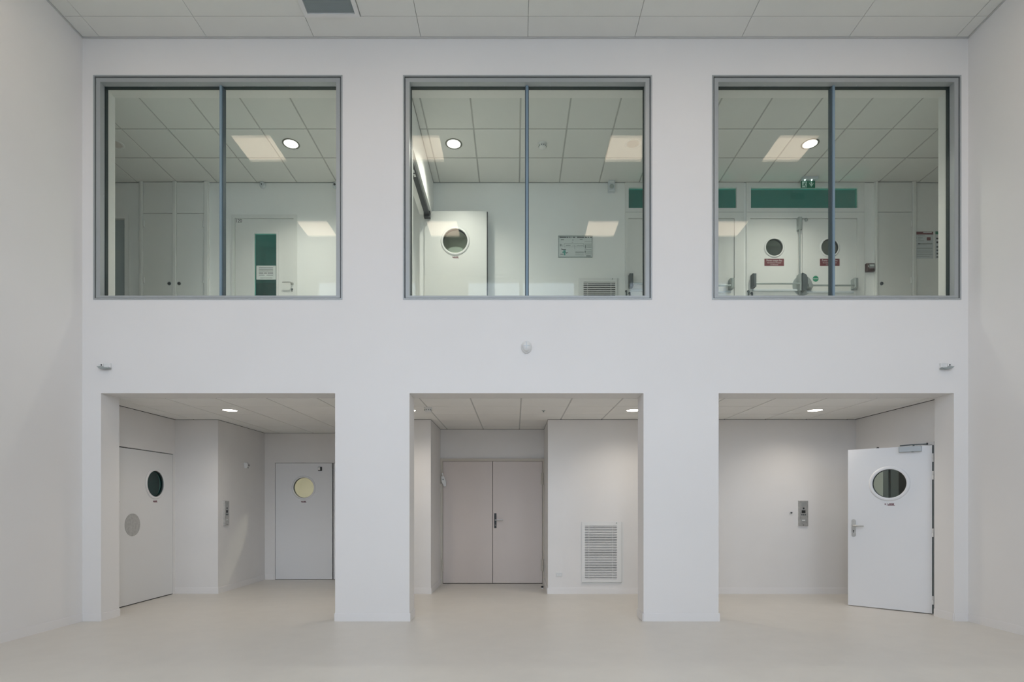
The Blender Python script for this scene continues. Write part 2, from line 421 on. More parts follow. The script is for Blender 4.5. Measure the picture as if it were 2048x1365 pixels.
wall('wall_left', MB().box(-7.0, -6.9, WT, YU, UF, UC), 'left end wall of the gallery corridor', 'galwall')
wall('wall_right', MB().box(6.9, 7.0, WT, YU, UF, UC), 'right end wall of the gallery corridor', 'galwall')
wall('wall_left', MB().slab(WT, YU, UF, UC, -1.40, -1.22, rects=[(.42, 1.93, UF-1, 5.575)], mp=swapYX), 'partition across the gallery with an open doorway', 'galwall')

# ---- baseboards
def bb(name, x0, x1, y0, y1, label, h=.09):
    mb = MB().box(x0, x1, y0, y1, 0, h-.006)
    cx = .003
    mb.box(x0+(cx if x1-x0 < .05 else 0), x1-(cx if x1-x0 < .05 else 0), y0+(cx if y1-y0 < .05 else 0), y1, h-.006, h)
    return struct(name, mb, M['base'], label, 'baseboard')
t = .011
bb('baseboard_left', XL, XL+t, YB, -t, 'white skirting along the left hall wall')
bb('baseboard_right', XR-t, XR, YB, -t, 'white skirting along the right hall wall')
for i, (a, b, n) in enumerate([(XL, BO[0][0], 'left corner'), (BO[0][1], BO[1][0], 'left pier'), (BO[1][1], BO[2][0], 'right pier'), (BO[2][1], XR, 'right corner')]):
    bb('baseboard_front', a, b+(t if i in (0,1,2) else 0)-(0), -t, 0, 'white skirting at the foot of the %s' % n)
for a, b in BO:
    bb('baseboard_left', a, a+t, 0, WT, 'white skirting on the left jamb of an opening')
    bb('baseboard_right', b-t, b, 0, WT, 'white skirting on the right jamb of an opening')
bb('baseboard_back', -5.0, -4.37+t, 1.95-t, 1.95, 'white skirting on the boxed-out corner in the left bay')
bb('baseboard_left', -4.37, -4.37+t, 1.95, 3.49, 'white skirting under the left intercom')
bb('baseboard_back', -4.37, BD[0]-.03, 3.49-t, 3.49, 'white skirting left of the back porthole door')
bb('baseboard_back', -2.0, -1.236, YA-t, YA, 'white skirting left of the beige door recess')
bb('baseboard_left', -1.236, -1.236+t, YA-t, 3.0, 'white skirting on the left side of the beige door recess')
bb('baseboard_right', .484-t, .484, YA-t, 3.0, 'white skirting on the right side of the beige door recess')
bb('baseboard_back', .484, 5.0, YA-t, YA, 'white skirting below grille and right intercom')

# ================================================================== HALL WINDOWS
for i, (a, b) in enumerate(WO):
    c = (a+b)/2
    wn = thing('window_%d' % (i+1), ['left gallery window with grey metal frame', 'middle gallery window with grey metal frame', 'right gallery window with grey metal frame'][i],
               'window', (c, 0, WZ0), kind='structure')
    hw, H = (b-a)/2, WZ1-WZ0
    MB().frame(-hw, hw, 0, H, .016, -.006, .02).build('outer_flange', M['alu'], wn)
    MB().frame(-hw+.016, hw-.016, .016, H-.016, .012, .022, .05).build('shadow_groove', M['aludk'], wn)
    MB().frame(-hw+.027, hw-.027, .022, H-.027, .046, .002, .125, tb=.026).build('window_frame', M['alu'], wn)
    MB().frame(-hw+.072, hw-.072, .046, H-.070, .007, .072, .12, tb=.004).build('gasket', M['rubber'], wn)
    g = MB()
    for k in range(6):
        x = -hw+.10+k*(2*hw-.2)/5; g.lathe((x, .058, H-.0735), '-z', [(.004, 0), (.004, .002), (0, .0025)], 8)
    for k in range(5):
        for s in (-1, 1):
            g.lathe((s*(hw-.0735), .058, .2+k*.5), '-x' if s > 0 else '+x', [(.004, 0), (.004, .002), (0, .0025)], 8)
    g.build('screw', M['satin'], wn, kind='stuff')
    mx = X([442, 1054, 1667][i], 0.06)-c
    m_ = MB().box(mx-.012, mx+.012, .052, .135, .046, H-.072); m_.build('mullion', M['mull'], wn)
    k_ = MB().box(mx-.021, mx-.012, .066, .13, .046, H-.072); k_.box(mx+.012, mx+.021, .066, .13, .046, H-.072)
    k_.build('mullion_seal', M['aludk'], wn)
    for s, (p, q) in enumerate(((-hw+.076, mx-.016), (mx+.016, hw-.076))):
        MB().box(p, q, .080, .108, .040, H-.074).build('glass_pane', M['glassf'], wn)

# windows in the wall opposite (seen mirrored in the gallery glass)
for i, (a, b) in enumerate(RW):
    RZ0 = RS[i]
    wn = thing('window_%d' % (i+4), '%s daylight window opposite the gallery, mirrored in its glass' % ['left', 'middle', 'right'][i], 'window', ((a+b)/2, YB-.15, RZ0), kind='structure')
    hw, H = (b-a)/2, RZ1-RZ0
    MB().frame(-hw, hw, 0, H, .05, -.05, .05).build('window_frame', M['white'], wn)
    MB().box(-.045, .045, -.04, .04, .05, H-.05).build('mullion', M['white'], wn)
    for p, q in ((-hw+.05, -.045), (.045, hw-.05)):
        MB().box(p, q, -.004, .004, .05, H-.05).build('glass_pane', M['glassr'], wn)

# ================================================================== DOOR HELPERS
def porthole(leaf, x, z, T, r=.180, ro=.215, gm='glassp', m='doorp', y=0):
    prof = [(r, .010), (r+.006, .014), (ro-.010, .012), (ro, .003), (ro, 0), (r, 0)]
    MB().ring((x, y, z), '-y', prof).build('porthole_ring', M[m], leaf)
    MB().ring((x, y+T, z), '+y', prof).build('porthole_ring', M[m], leaf)
    MB().ring((x, y+T*.5, z), '-y', [(r+.001, T*.5-.001), (r+.001, -T*.5+.001), (r-.004, -T*.5+.001), (r-.004, T*.5-.001)]).build('porthole_seal', M['rubber'], leaf)
    MB().lathe((x, y+T*.75, z), '-y', [(r, 0), (r, T*.35)], 48, smooth=False).build('porthole_glass', M[gm], leaf)
def sticker(leaf, x, z, w=.095, h=.026, y=0):
    """small printed label under a porthole, too small to read"""
    mb = MB().box(x-w/2+.012, x+w/2, y-.0008, y, z-h/2, z-h/2+.005)
    mb.build('label_stripe', M['redtext'], leaf)
    k = MB(); xx = x-w/2; r = random.Random(3)
    while xx < x+w/2-.01:
        ww = r.uniform(.007, .012); k.box(xx, xx+ww, y-.0009, y, z-h/2+.006, z+h/2-(0 if r.random() < .6 else .006)); xx += ww+.003
    k.build('label_print', M['redtext'], leaf)
def plate_round(mb, x0, x1, z0, z1, y0, y1, n=8):
    """pill-shaped plate"""
    r = (x1-x0)/2; cx = (x0+x1)/2; pts = []
    for k in range(n+1): t = PI*k/n; pts.append((cx+r*math.cos(t), z1-r+r*math.sin(t)))
    for k in range(n+1): t = PI+PI*k/n; pts.append((cx+r*math.cos(t), z0+r+r*math.sin(t)))
    return mb.poly(pts[::-1], y0, y1)
def lever(leaf, x, z, L, m='satin', y=0, r=.009):
    MB().tube([(x, y, z), (x, y-.045, z), (x+math.copysign(.006, L), y-.052, z), (x+math.copysign(.02, L), y-.055, z), (x+L*.9, y-.055, z), (x+L, y-.048, z)], r).build('lever_handle', M[m], leaf)

# ================================================================== DOOR 1: left bay double door (faces +x)
d = thing('door_1', 'white flush double door with porthole in the left bay side wall', 'door', (-5.0, 0, 0), PI/2, kind='structure')
H = 2.04
A = MB().slab(LDJ+.002, LD1-.004, .012, H, .004, .045, circ=[(X(310,0)*0+1.50, 1.60, .18)]).build('door_leaf', M['doorbay'], d)
porthole(A, 1.50, 1.60, .041, m='doorbay', gm='glassd', y=.004); sticker(A, 1.50, 1.355, y=.004)
B = MB().slab(LD0+.004, LDJ-.002, .012, H-.003, .001, .042).build('door_leaf', M['doorbay'], d)
sticker(B, .745, 1.355, y=.001)
k = MB().lathe((LDJ, 0.0, 1.046), '-y', [(.148, 0), (.148, .002), (.144, .003)], 48, smooth=False).build('push_plate', M['steel'], A, label='round brushed steel plate')
MB().box(LDJ-.0015, LDJ+.0015, -.0034, -.0028, .90, 1.10).build('plate_joint', M['greyprint'], A)
MB().slab(LD0, LD1, 0, 2.05, .045, .08, rects=[(LD0+.012, LD1-.012, -1, 2.038)]).build('door_stop_frame', M['dark'], d)
MB().box(LD0+.012, LD1-.012, .012, .045, 0, .004).build('threshold', M['dark'], d)

# ================================================================== DOOR 2: back of the left bay
yb = 3.49
d = thing('door_2', 'white door with yellowish porthole at the back of the left bay', 'door', ((BD[0]+BD[1])/2, yb, 0), kind='structure')
w2 = (BD[1]-BD[0])/2; x2 = BD[2]-(BD[0]+BD[1])/2
A = MB().slab(-w2, w2, .008, 2.035, -.004, .040, circ=[(0, 1.606, .178)]).build('door_leaf', M['doorp'], d)
porthole(A, X(608.6,yb)-(BD[0]+BD[1])/2*1-(X(608.6,yb)-(BD[0]+BD[1])/2), 1.606, .044, r=.178, ro=.210, gm='glassy', y=-.004); sticker(A, 0, 1.36, y=-.004)
kx, kz = X(640.2,yb)-(BD[0]+BD[1])/2, Z(938.5,yb)
p = MB().bbox(kx-.026, kx+.034, -.030, -.004, kz-.034, kz+.034).build('door_contact', M['black'], A, label='black contact with white cap')
MB().bbox(kx-.030, kx+.012, -.042, -.030, kz-.022, kz+.028).build('contact_cap', M['white'], A)
MB().slab(w2+.022, x2, .008, 2.035, -.004, .040).build('door_leaf', M['doorp'], d)
MB().slab(-w2-.035, x2+.035, 0, 2.075, -.008, .06, rects=[(-w2-.006, x2+.006, -1, 2.041)]).build('door_frame', M['baywall'], d)
MB().slab(-w2-.008, x2+.008, 0, 2.045, .040, .075, rects=[(-w2+.012, w2-.012, .02, 2.02), (w2+.03, x2-.01, .02, 2.02)]).build('shadow_joint', M['dark'], d)

# ================================================================== DOOR 3: beige double door
ym = 3.0; MC = (MD[0]+MD[1])/2; mw = (MD[1]-MD[0])/2
d = thing('door_3', 'beige steel double door in the middle bay recess', 'door', (MC, ym, 0), kind='structure')
H3 = Z(923.5, ym)
xj = X(985.5,ym)-MC; xa, xb = X(886.5,ym)-MC, X(1084.5,ym)-MC
MB().slab(-mw, mw, 0, Z(918,ym), -.035, .06, rects=[(xa-.004, xb+.004, -1, H3+.004)]).build('door_frame', M['beigefr'], d)
MB().box(xa-.004, xb+.004, .05, .06, .0, H3+.004).build('shadow_joint', M['dark'], d)
for n, (p, q) in enumerate(((xa, xj-.003), (xj+.003, xb))):
    L = MB().bbox(p, q, -.030, .03, .012, H3, .003).build('door_leaf', M['beige'], d)
    hx = p-.004 if n == 0 else q+.004
    for z in (Z(958.5,ym), Z(1131,ym)):
        if n == 0 and z > 1.5: z = Z(957,ym)
        MB().lathe((hx, -.046, z-.10), '+z', [(.013, 0), (.013, .092), (.010, .096), (.013, .100), (.013, .20)], 12).box(hx-.030, hx-.004, -.040, -.034, z-.095, z+.095).build('hinge', M['beigefr'], L)
    if n == 1:
        hx = X(990.8,ym)-MC; hz = Z(1042,ym)
        MB().bbox(hx-.019, hx+.019, -.037, -.030, hz-.123, hz+.123, .002).build('handle_plate', M['black'], L, label='black handle plate with keyhole')
        MB().lathe((hx, -.037, hz-.075), '-y', [(.008, 0), (.008, .004), (0, .005)], 16).build('lock_cylinder', M['satin'], L)
        lever(L, hx, Z(1040.5,ym), .125, y=-.037)
# white cover hanging off the upper left hinge
tx, tz = X(887.5,ym), Z(954,ym)
t_ = thing('hanging_tag', 'white plastic tag hanging off the upper left hinge of the beige door', 'tag', (tx, ym-.075, tz))
MB().poly([(-.028, 0), (.016, 0), (.045, -.08), (.048, -.155), (.044, -.165), (.012, -.163), (-.024, -.085)][::-1], -.008, .008).build('tag_body', M['white'], t_)
MB().tube([(-.012, .0, .052), (-.006, -.004, .03), (-.004, 0, -.006)], .009, 8).build('tag_loop', M['white'], t_)
MB().lathe((0, -.008, -.05), '-y', [(.012, 0), (.012, .003), (.004, .004)], 14).build('tag_button', M['greyprint'], t_)

# ================================================================== DOOR 4: open door in the right bay
d = thing('door_4', 'white porthole door standing open in the right bay', 'door', (5.0, RD0, 0), kind='structure')
fx = MB().slab(RD0, RD1, 0, 2.06, -.012, .20, rects=[(RD0+.03, RD1-.03, -1, 2.03)], mp=lambda u, w, z: (w, u-RD0, z)); fx.build('door_frame', M['doorp'], d)
sx = MB().slab(RD0, RD1, 0, 2.06, .06, .08, rects=[(RD0+.045, RD1-.045, -1, 2.015)], mp=lambda u, w, z: (w, u-RD0, z)); sx.build('door_seal', M['rubber'], d)
hg, fr = Vector((4.972, .385)), Vector((4.32, .975)); v = hg-fr; LW = v.length; ang = math.atan2(v.y, v.x)
leaf = MB().slab(0, LW, .010, 2.02, 0, .045, circ=[(.45, 1.572, .178)]).build('door_leaf', M['doorp'], d, loc=(fr.x-5.0, fr.y-RD0, 0), rot=ang)
porthole(leaf, .45, 1.572, .045, r=.178, ro=.218, gm='glassp'); sticker(leaf, .455, 1.312, w=.105, h=.028)
MB().box(.415, .432, -.0011, 0, 1.297, 1.326).build('label_tag', M['wprint'], leaf)
plate_round(MB(), .041, .089, .895, 1.122, -.008, 0).build('handle_plate', M['steel'], leaf, label='satin steel backplate with rounded ends')
lever(leaf, .065, 1.04, .118, y=-.008, m='steel', r=.011)
kz = .962; MB().lathe((.065, -.008, kz+.012), '-y', [(.008, 0), (.008, .001)], 12).box(.061, .069, -.0093, -.008, kz-.012, kz+.012).build('keyhole', M['black'], leaf)
MB().box(-.002, .0, .010, .034, .9, 1.14).build('latch_plate', M['steel'], leaf)
MB().bbox(.553, .778, -.045, 0, 1.952, 2.018, .004).build('door_closer', M['closer'], leaf, label='light grey overhead door closer')
MB().box(LW+.0005, LW+.014, .006, .044, .010, 2.02).build('gap_shade_strip', M['rubber'], leaf)  # black strip stands in for the dark gap between leaf and jamb
MB().lathe((.69, -.024, 1.952), '-z', [(.012, 0), (.012, .004)], 12).build('closer_screw', M['black'], leaf)
MB().tube([(.70, -.02, 2.018), (.70, -.02, 2.036)], .010, 8).tube([(.56, .0, 2.034), (.70, -.02, 2.038), (.84, .09, 2.044)], .007, 8).build('closer_arm', M['dkgrey'], leaf)
MB().box(.815, .850, .075, .105, 2.034, 2.058).build('arm_joint', M['black'], leaf)
MB().lathe((.325, .022, 2.02), '+z', [(.016, 0), (.016, .008), (.008, .016), (0, .017)], 12).build('top_bolt', M['black'], leaf)
for z in (.17, .975, 1.66, 1.87):
    MB().lathe((LW+.007, -.002, z-.05), '+z', [(.009, 0), (.009, .048), (.007, .05), (.009, .052), (.009, .10)], 12).build('hinge', M['white'], leaf)

# ================================================================== GROUND FLOOR OBJECTS
def intercom(loc, rot, label):
    t = thing('intercom', label, 'intercom', loc, rot, group='steel door intercoms in the bays')
    MB().bbox(-.071, .071, -.022, 0, -.186, .186, .006).build('face_plate', M['steel'], t)
    s = MB()
    for k in range(6): s.box(-.032, .032, -.0232, -.022, .105+k*.011, .109+k*.011)
    s.build('speaker_slots', M['greymetal'], t)
    MB().lathe((0, -.022, .073), '-y', [(.013, 0), (.013, .004), (.006, .005), (0, .005)], 20).build('camera_lens', M['black'], t)
    MB().bbox(-.028, .028, -.0245, -.022, .003, .044, .002).build('screen', M['black'], t)
    for k in (-1, 0, 1): MB().bbox(k*.025-.008, k*.025+.008, -.026, -.022, -.030, -.010, .002).build('button', M['dkgrey'], t)
    MB().bbox(-.031, .031, -.0235, -.022, -.114, -.090, .001).build('name_frame', M['greymetal'], t)
    MB().bbox(-.024, .024, -.0250, -.0235, -.110, -.095, .001).build('name_window', M['white'], t)
    MB().lathe((0, -.022, -.172), '-y', [(.006, 0), (.006, .002), (0, .003)], 10).build('security_screw', M['dark'], t)
    return t
ic = intercom((X(1605.6,YA), YA, Z(1027.3,YA)), 0, 'brushed steel intercom panel on the right bay back wall near the open door')
dup(ic, (-4.37, 2.165, 1.183), 'brushed steel intercom panel on the boxed-out corner in the left bay', PI/2)

def grille(loc, label, w, h, ns, pitch, m_in, name='ventilation_grille', group=None, border=.048, right=.07):
    """white louvre grille in a frame; local origin at its lower left"""
    t = thing(name, label, 'grille', loc)
    if group: t['group'] = group
    MB().frame(0, w, 0, h, .030, -.004, .0).build('wall_flange', M['white'], t)
    fw = w-.030; fb = .030
    rx0, rx1 = border, fw-right; rz1 = h-.060; rz0 = rz1-ns*pitch
    MB().slab(.002, fw, fb, h-.003, -.018, .01, rects=[(rx0, rx1, rz0, rz1)]).build('frame', M['white'], t)
    MB().box(fw+.0005, fw+.004, -.012, 0, fb, h-.003).box(.01, fw, -.012, -.0041, fb-.004, fb-.0005).build('shadow_gap', M['greyprint'], t)
    me = None
    for k in range(ns):
        z = rz0+(k+.5)*pitch
        if me is None:
            s = MB(); c = pitch*.345
            s.add([(rx0,-.014,-c),(rx1,-.014,-c),(rx1,-.014,c*.7),(rx0,-.014,c*.7),(rx0,.008,c*.2),(rx1,.008,c*.2),(rx1,.008,c*1.2),(rx0,.008,c*1.2)],
                  [(0,1,2,3),(7,6,5,4),(0,4,5,1),(3,2,6,7),(0,3,7,4),(1,5,6,2)])
            me = s.mesh('slat', M['white'])
        o = bpy.data.objects.new('slat', me); COL.objects.link(o); o.parent = t; o.location = (0, 0, z)
    for f in (.125, .86):
        x = rx0+(rx1-rx0)*f; MB().box(x-.003, x+.003, -.017, -.0145, rz0, rz1).build('divider', M['white'], t)
    MB().lathe((fw-.075, -.018, h-.018), '-y', [(.008, 0), (.008, .008), (0, .010)], 12).build('latch', M['greymetal'], t)
    MB().slab(rx0-.005, rx1+.005, rz0-.005, rz1+.005, .012, .14, rects=[(rx0, rx1, rz0, rz1)]).box(rx0-.005, rx1+.005, .135, .14, rz0-.005, rz1+.005).build('duct', M[m_in], t)
    return t
grille((GX0, YA, GZ0), 'white louvred wall grille low on the middle bay wall', GX1-GX0, GZ1-GZ0, 32, .0243, 'voidm')
grille((g2x0, YU, g2z0), 'white louvred grille behind the foot of the middle gallery window', g2x1-g2x0, g2z1-g2z0, 28, .0276, 'voidd', border=.07, right=.03)

# wall socket
sx_, sz_ = X(1118,YA), Z(1149.5,YA)
t = thing('wall_socket', 'white double wall socket low beside the louvred grille', 'socket', (sx_, YA, sz_))
MB().bbox(-.046, .046, -.010, 0, -.034, .034).build('cover_plate', M['white'], t)
for k in (-1, 1): MB().ring((k*.021, -.010, 0), '-y', [(.019, 0), (.019, .003), (.016, .003), (.016, 0)], 20).build('socket_rim', M['lightbox'], t)
# wire stub left of the right intercom
wx, wz = X(1582,YA), Z(1026.5,YA)
t = thing('wall_fitting', 'small black cable end poking from the wall left of the right intercom', 'cable', (wx, YA, wz))
MB().lathe((.003, 0, .002), '-y', [(.014, 0), (.014, .01), (.010, .02), (0, .021)], 14, sx=1.0, sz=.7).build('cable_plug', M['black'], t)
MB().tube([(0, -.012, 0), (-.018, -.020, -.004), (-.028, -.018, -.014), (-.020, -.012, -.020)], .0028, 6).build('cable', M['greymetal'], t)
# door stop on the floor
t = thing('door_stop', 'small black rubber door stop on the floor at the beige door', 'door stop', (X(1084.5,2.45), 2.45, 0))
MB().lathe((0,0,0), '+z', [(.018, 0), (.018, .006), (.014, .008), (.014, .014)], 18).build('base', M['satin'], t)
MB().lathe((0,0,.014), '+z', [(.014, 0), (.021, .003), (.021, .016), (.012, .026), (0, .028)], 18).build('rubber_cap', M['black'], t)
# small sensor on the boxed-out corner
t = thing('wall_sensor', 'small white sensor with black eye above the left bay intercom', 'sensor', (-4.37, X(0,0)*0+2.79, 1.945), PI/2)
MB().bbox(-.045, .045, -.045, 0, -.045, .045, .015).build('housing', M['white'], t)
MB().lathe((.022, -.045, .004), '-y', [(.012, 0), (.011, .004), (0, .006)], 14, sz=1.5).build('lens', M['black'], t)
MB().box(-.02, .006, -.046, -.044, -.040, -.032).build('slot', M['black'], t)

# ================================================================== HALL WALL OBJECTS
t = thing('motion_detector', 'round white motion detector in the middle of the hall wall', 'sensor', (X(1053,0), 0, Z(695,0)))
MB().lathe((0,0,0), '-y', [(.060, 0), (.060, .014), (.054, .022)], 32, sz=1.18).build('base', M['white'], t)
MB().lathe((0,-.022,0), '-y', [(.050, 0), (.049, .012), (.042, .028), (.028, .040), (.010, .045), (0, .046)], 32, sz=1.15).build('dome', M['white'], t)
k = MB().box(-.003, .003, -.0685, -.062, -.030, .045); k.box(-.032, .032, -.0675, -.060, -.001, .004); k.build('dome_rib', M['lightbox'], t)
def corner_device(px, mirror, label):
    t = thing('beam_detector', label, 'detector', (X(px,0), 0, Z(733,0)), 0, group='wall beam detectors beside the outer bays')
    m = mirror
    def bx(a, b, *r): return (min(a*m, b*m), max(a*m, b*m), *r)
    MB().bbox(*bx(-.060, .065, -.030, 0, -.022, .030), c=.006).build('housing', M['white'], t)
    pts = [(-.065, -.012), (.02, -.022), (.066, -.030), (.066, -.034), (.01, -.040), (-.045, -.034)]
    pts = [(x*m, z) for x, z in pts]
    if m > 0: pts = pts[::-1]
    MB().poly(pts, -.055, -.004).build('lower_visor', M['greymetal'], t)
    MB().bbox(*bx(-.050, .0, -.050, -.030, -.014, .020), c=.006).build('eye_block', M['white'], t)
    MB().lathe((-.015*m, -.050, .002), '-y', [(.008, 0), (.008, .002), (0, .003)], 12).build('lens', M['black'], t)
corner_device(212, 1, 'small white detector box on the hall wall above the left bay corner')
corner_device(1890, -1, 'small white detector box on the hall wall above the right bay corner')

# ceiling vent of the hall
t = thing('ceiling_vent', 'square egg-crate air vent in the hall ceiling', 'vent', ((VX0+VX1)/2, VY1-.3, HC))
def hframe(mb, o_, i_, z0, z1):
    mb.box(-o_, o_, -o_, -i_, z0, z1); mb.box(-o_, o_, i_, o_, z0, z1); mb.box(-o_, -i_, -i_, i_, z0, z1); mb.box(i_, o_, -i_, i_, z0, z1); return mb
hframe(MB(), .296, .252, -.016, .012).build('vent_frame', M['white'], t)
e = MB(); n = 47
for k in range(n):
    u = -.252+.504*(k+.5)/n
    e.box(-.252, .252, u-.0008, u+.0008, -.004, .008); e.box(u-.0008, u+.0008, -.252, .252, -.004, .008)
e.build('egg_crate', M['crate'], t, kind='stuff')
MB().box(-.295, .295, -.295, .295, .0125, .015).build('vent_back', M['voidd'], t)

# LED panels of the hall (above the frame, mirrored in the gallery glass)
lab = ['far left', 'left of centre', 'right of centre', 'far right']
led = None
for j, ly in enumerate(LEDY):
    for i, lx in enumerate(LEDX):
        l = 'square lit ceiling panel, %s in the %s row of the hall ceiling' % (lab[i], ['front', 'rear'][j])
        if led is None:
            led = thing('ceiling_light', l, 'ceiling light', (lx, ly, HC), 0, group='square light panels of the hall ceiling')
            hframe(MB(), .297, .280, -.004, .012).build('frame', M['white'], led)
            MB().box(-.280, .280, -.280, .280, -.001, .010).build('diffuser', M['panel'], led)
        else: dup(led, (lx, ly, HC), l)

# downlights
LAMPS = {}
def downlight(loc, label, lens, r=.103, ring=.014, rm='white', group=None, power=0):
    t = thing('downlight', label, 'ceiling light', loc, 0, group)
    MB().ring((0,0,0), '-z', [(r, 0), (r, .004), (r-ring*.5, .007), (r-ring, .004), (r-ring, 0)], 40).build('trim_ring', M[rm], t)
    MB().lathe((0,0,0), '-z', [(r-ring, 0), (r-ring, .003)], 40, smooth=False).build('lens', M[lens], t)
    if power:
        k = (round(power), rm)
        if k not in LAMPS:
            l = bpy.data.lights.new('lamp', 'SPOT'); l.energy = power; l.color = SPOT_LOW if lens == 'spotlow' else SPOT_UP
            l.spot_size = math.radians(150 if lens == 'spotlow' else 130); l.spot_blend = 1.0; l.shadow_soft_size = .05; LAMPS[k] = l
        lo = bpy.data.objects.new('lamp', LAMPS[k]); COL.objects.link(lo); lo.parent = t; lo.location = (0, 0, -.02)
    return t
yl = 1.13
dn = downlight((X(460,yl), yl, LC), 'round lit downlight in the left bay ceiling', 'spotlow', group='downlights over the bays', power=SPOT_LOW_POWER)
dup(dn, (-1.405, yl, LC), 'round lit downlight half hidden behind the left pier in the middle bay')
dup(dn, (X(1266.5,yl), yl, LC), 'round lit downlight at the right end of the middle bay ceiling')
dup(dn, (X(1630,yl), yl, LC), 'round lit downlight in the right bay ceiling')
yg = 1.17
up = downlight((X(582,yg), yg, UC), 'lit round downlight with dark ring behind the left gallery window', 'spotup', .112, .024, 'ringdk', 'downlights of the gallery', power=SPOT_UP_POWER)
b_ = MB().tube([(-.03, 0, -.003), (-.01, .02, -.012), (.0, .0, -.012)], .006, 8); b_.tube([(.01, 0, -.003), (.03, .02, -.012), (.04, .0, -.012)], .006, 8); b_.build('lamp_tube', M['lampoff'], up)
dup(up, (X(907.5,yg), yg, UC), 'lit round downlight with dark ring behind the middle gallery window')
dup(up, (X(1620,yg), yg, UC), 'lit round downlight with dark ring behind the right gallery window')
downlight((X(1266,yg), yg, UC), 'unlit round downlight at the right of the middle gallery window', 'lampoff', .112, .03, 'white')
downlight((-5.33, yg, UC), 'unlit round downlight at the left end of the gallery', 'lampoff', .112, .03, 'white')
for bx_, n_ in ((-3.3, 'left'), (4.3, 'right')): downlight((bx_, 4.2, UC+.05), 'added unseen lamp in the dim room behind the %s gallery doors' % n_, 'spotadded', .112, .024, 'ringdk', power=230)  # unseen lamps added to brighten the rooms behind the dark glass
downlight((-3.0, 4.5, LC+.02), 'lit downlight in the room behind the back porthole', 'spotlow', power=130)

# smoke detectors and sprinkler
def smoke(loc, label, s=1):
    t = thing('smoke_detector', label, 'smoke detector', loc, 0, group='white smoke detectors on the tiled ceilings')
    MB().lathe((0,0,0), '-z', [(.055*s, 0), (.055*s, .012*s), (.050*s, .018*s)], 28).build('base', M['white'], t)
    MB().lathe((0,0,-.018*s), '-z', [(.044*s, 0), (.046*s, .006*s), (.046*s, .030*s), (.034*s, .042*s), (0, .044*s)], 28).build('sensing_head', M['white'], t)
    k = MB()
    for a in range(10):
        th = 2*PI*a/10; c = Vector((.046*s*math.cos(th), .046*s*math.sin(th), -.036*s))
        k.box(c.x-.006*s, c.x+.006*s, c.y-.006*s, c.y+.006*s, c.z-.006*s, c.z+.006*s)
    k.build('vents', M['greyprint'], t)
smoke((X(856,.93), .93, LC), 'white smoke detector on the middle bay ceiling by the left pier', .95)
smoke((X(1085,yg), yg, UC), 'white smoke detector on the ceiling behind the middle gallery window', 1.05)
t = thing('sprinkler', 'tiny sprinkler head in the middle bay ceiling', 'sprinkler', (X(1087,1.17), 1.17, LC))
MB().lathe((0,0,0), '-z', [(.026, 0), (.024, .004), (.010, .006), (.008, .014)], 18).build('rose', M['greymetal'], t)
MB().lathe((0,0,-.014), '-z', [(.008, 0), (.012, .003), (0, .004)], 12).build('deflector', M['dkgrey'], t)

# ================================================================== GALLERY DOORS
def Xl(p, c): return X(p, YU)-c
# room 120
c = (D120[0]+D120[1])/2; w2 = (D120[1]-D120[0])/2; HD = GT-UF
d = thing('door_5', 'white door 120 with narrow dark glass panel behind the left window', 'door', (c, YU, UF), kind='structure')
vx0, vx1, vz1, vz0 = Xl(509,c), Xl(553.5,c), Z(467.5,YU)-UF, .20
A = MB().slab(-w2, w2, .008, HD-.004, -.002, .040, rects=[(vx0, vx1, vz0, vz1)]).build('door_leaf', M['galdoor'], d)
MB().frame(vx0-.035, vx1+.035, vz0-.035, vz1+.035, .037, -.012, .0).build('glazing_bead', M['white'], A)
MB().box(vx0, vx1, .018, .026, vz0, vz1).build('vision_glass', M['glassd'], A)
text('120', .075, M['print'], A, Xl(477.5,c), -.0026, Z(442.5,YU)-UF, 'door_number', xs=.9)
nx0, nx1, nz0, nz1 = Xl(512,c), Xl(551,c), Z(559,YU)-UF, Z(531,YU)-UF
n_ = MB().box(nx0, nx1, .012, .014, nz0, nz1).build('notice', M['pale'], A, label='white printed notice stuck on the glass')
pr = MB(); W_, H_ = nx1-nx0, nz1-nz0
for (u0, u1, vv, hh) in ((.13,.86,.13,.030),(.13,.86,.235,.035),(.13,.86,.36,.03),(.13,.36,.50,.05),(.39,.55,.50,.05),(.58,.86,.50,.05),(.13,.42,.66,.03),(.52,.86,.66,.03),(.20,.82,.87,.02)):
    pr.box(nx0+u0*W_, nx0+u1*W_, .0114, .012, nz1-vv*H_-hh*H_, nz1-vv*H_)
pr.build('notice_lines', M['print'], A)
hx, hz = Xl(586,c), Z(568,YU)-UF
MB().lathe((hx-.012, -.002, hz), '-y', [(.02, 0), (.02, .008), (.012, .010)], 18).build('handle_rose', M['steel'], A)
lever(A, hx-.012, hz, -.12, 'steel', y=-.008)
MB().lathe((hx-.012, -.002, Z(579,YU)-UF), '-y', [(.012, 0), (.012, .006)], 14).box(hx-.015, hx-.009, -.02, -.002, Z(584,YU)-UF, Z(579,YU)-UF).build('lock_cylinder', M['dkgrey'], A)
MB().slab(-w2-.055, w2+.055, 0, HD+.055, -.012, .05, rects=[(-w2-.004, w2+.004, -1, HD)]).build('door_frame', M['galdoor'], d)
MB().slab(-w2-.01, w2+.01, 0, HD+.01, .040, .06, rects=[(-w2+.02, w2-.02, .02, HD-.02)]).build('door_seal', M['greyprint'], d)
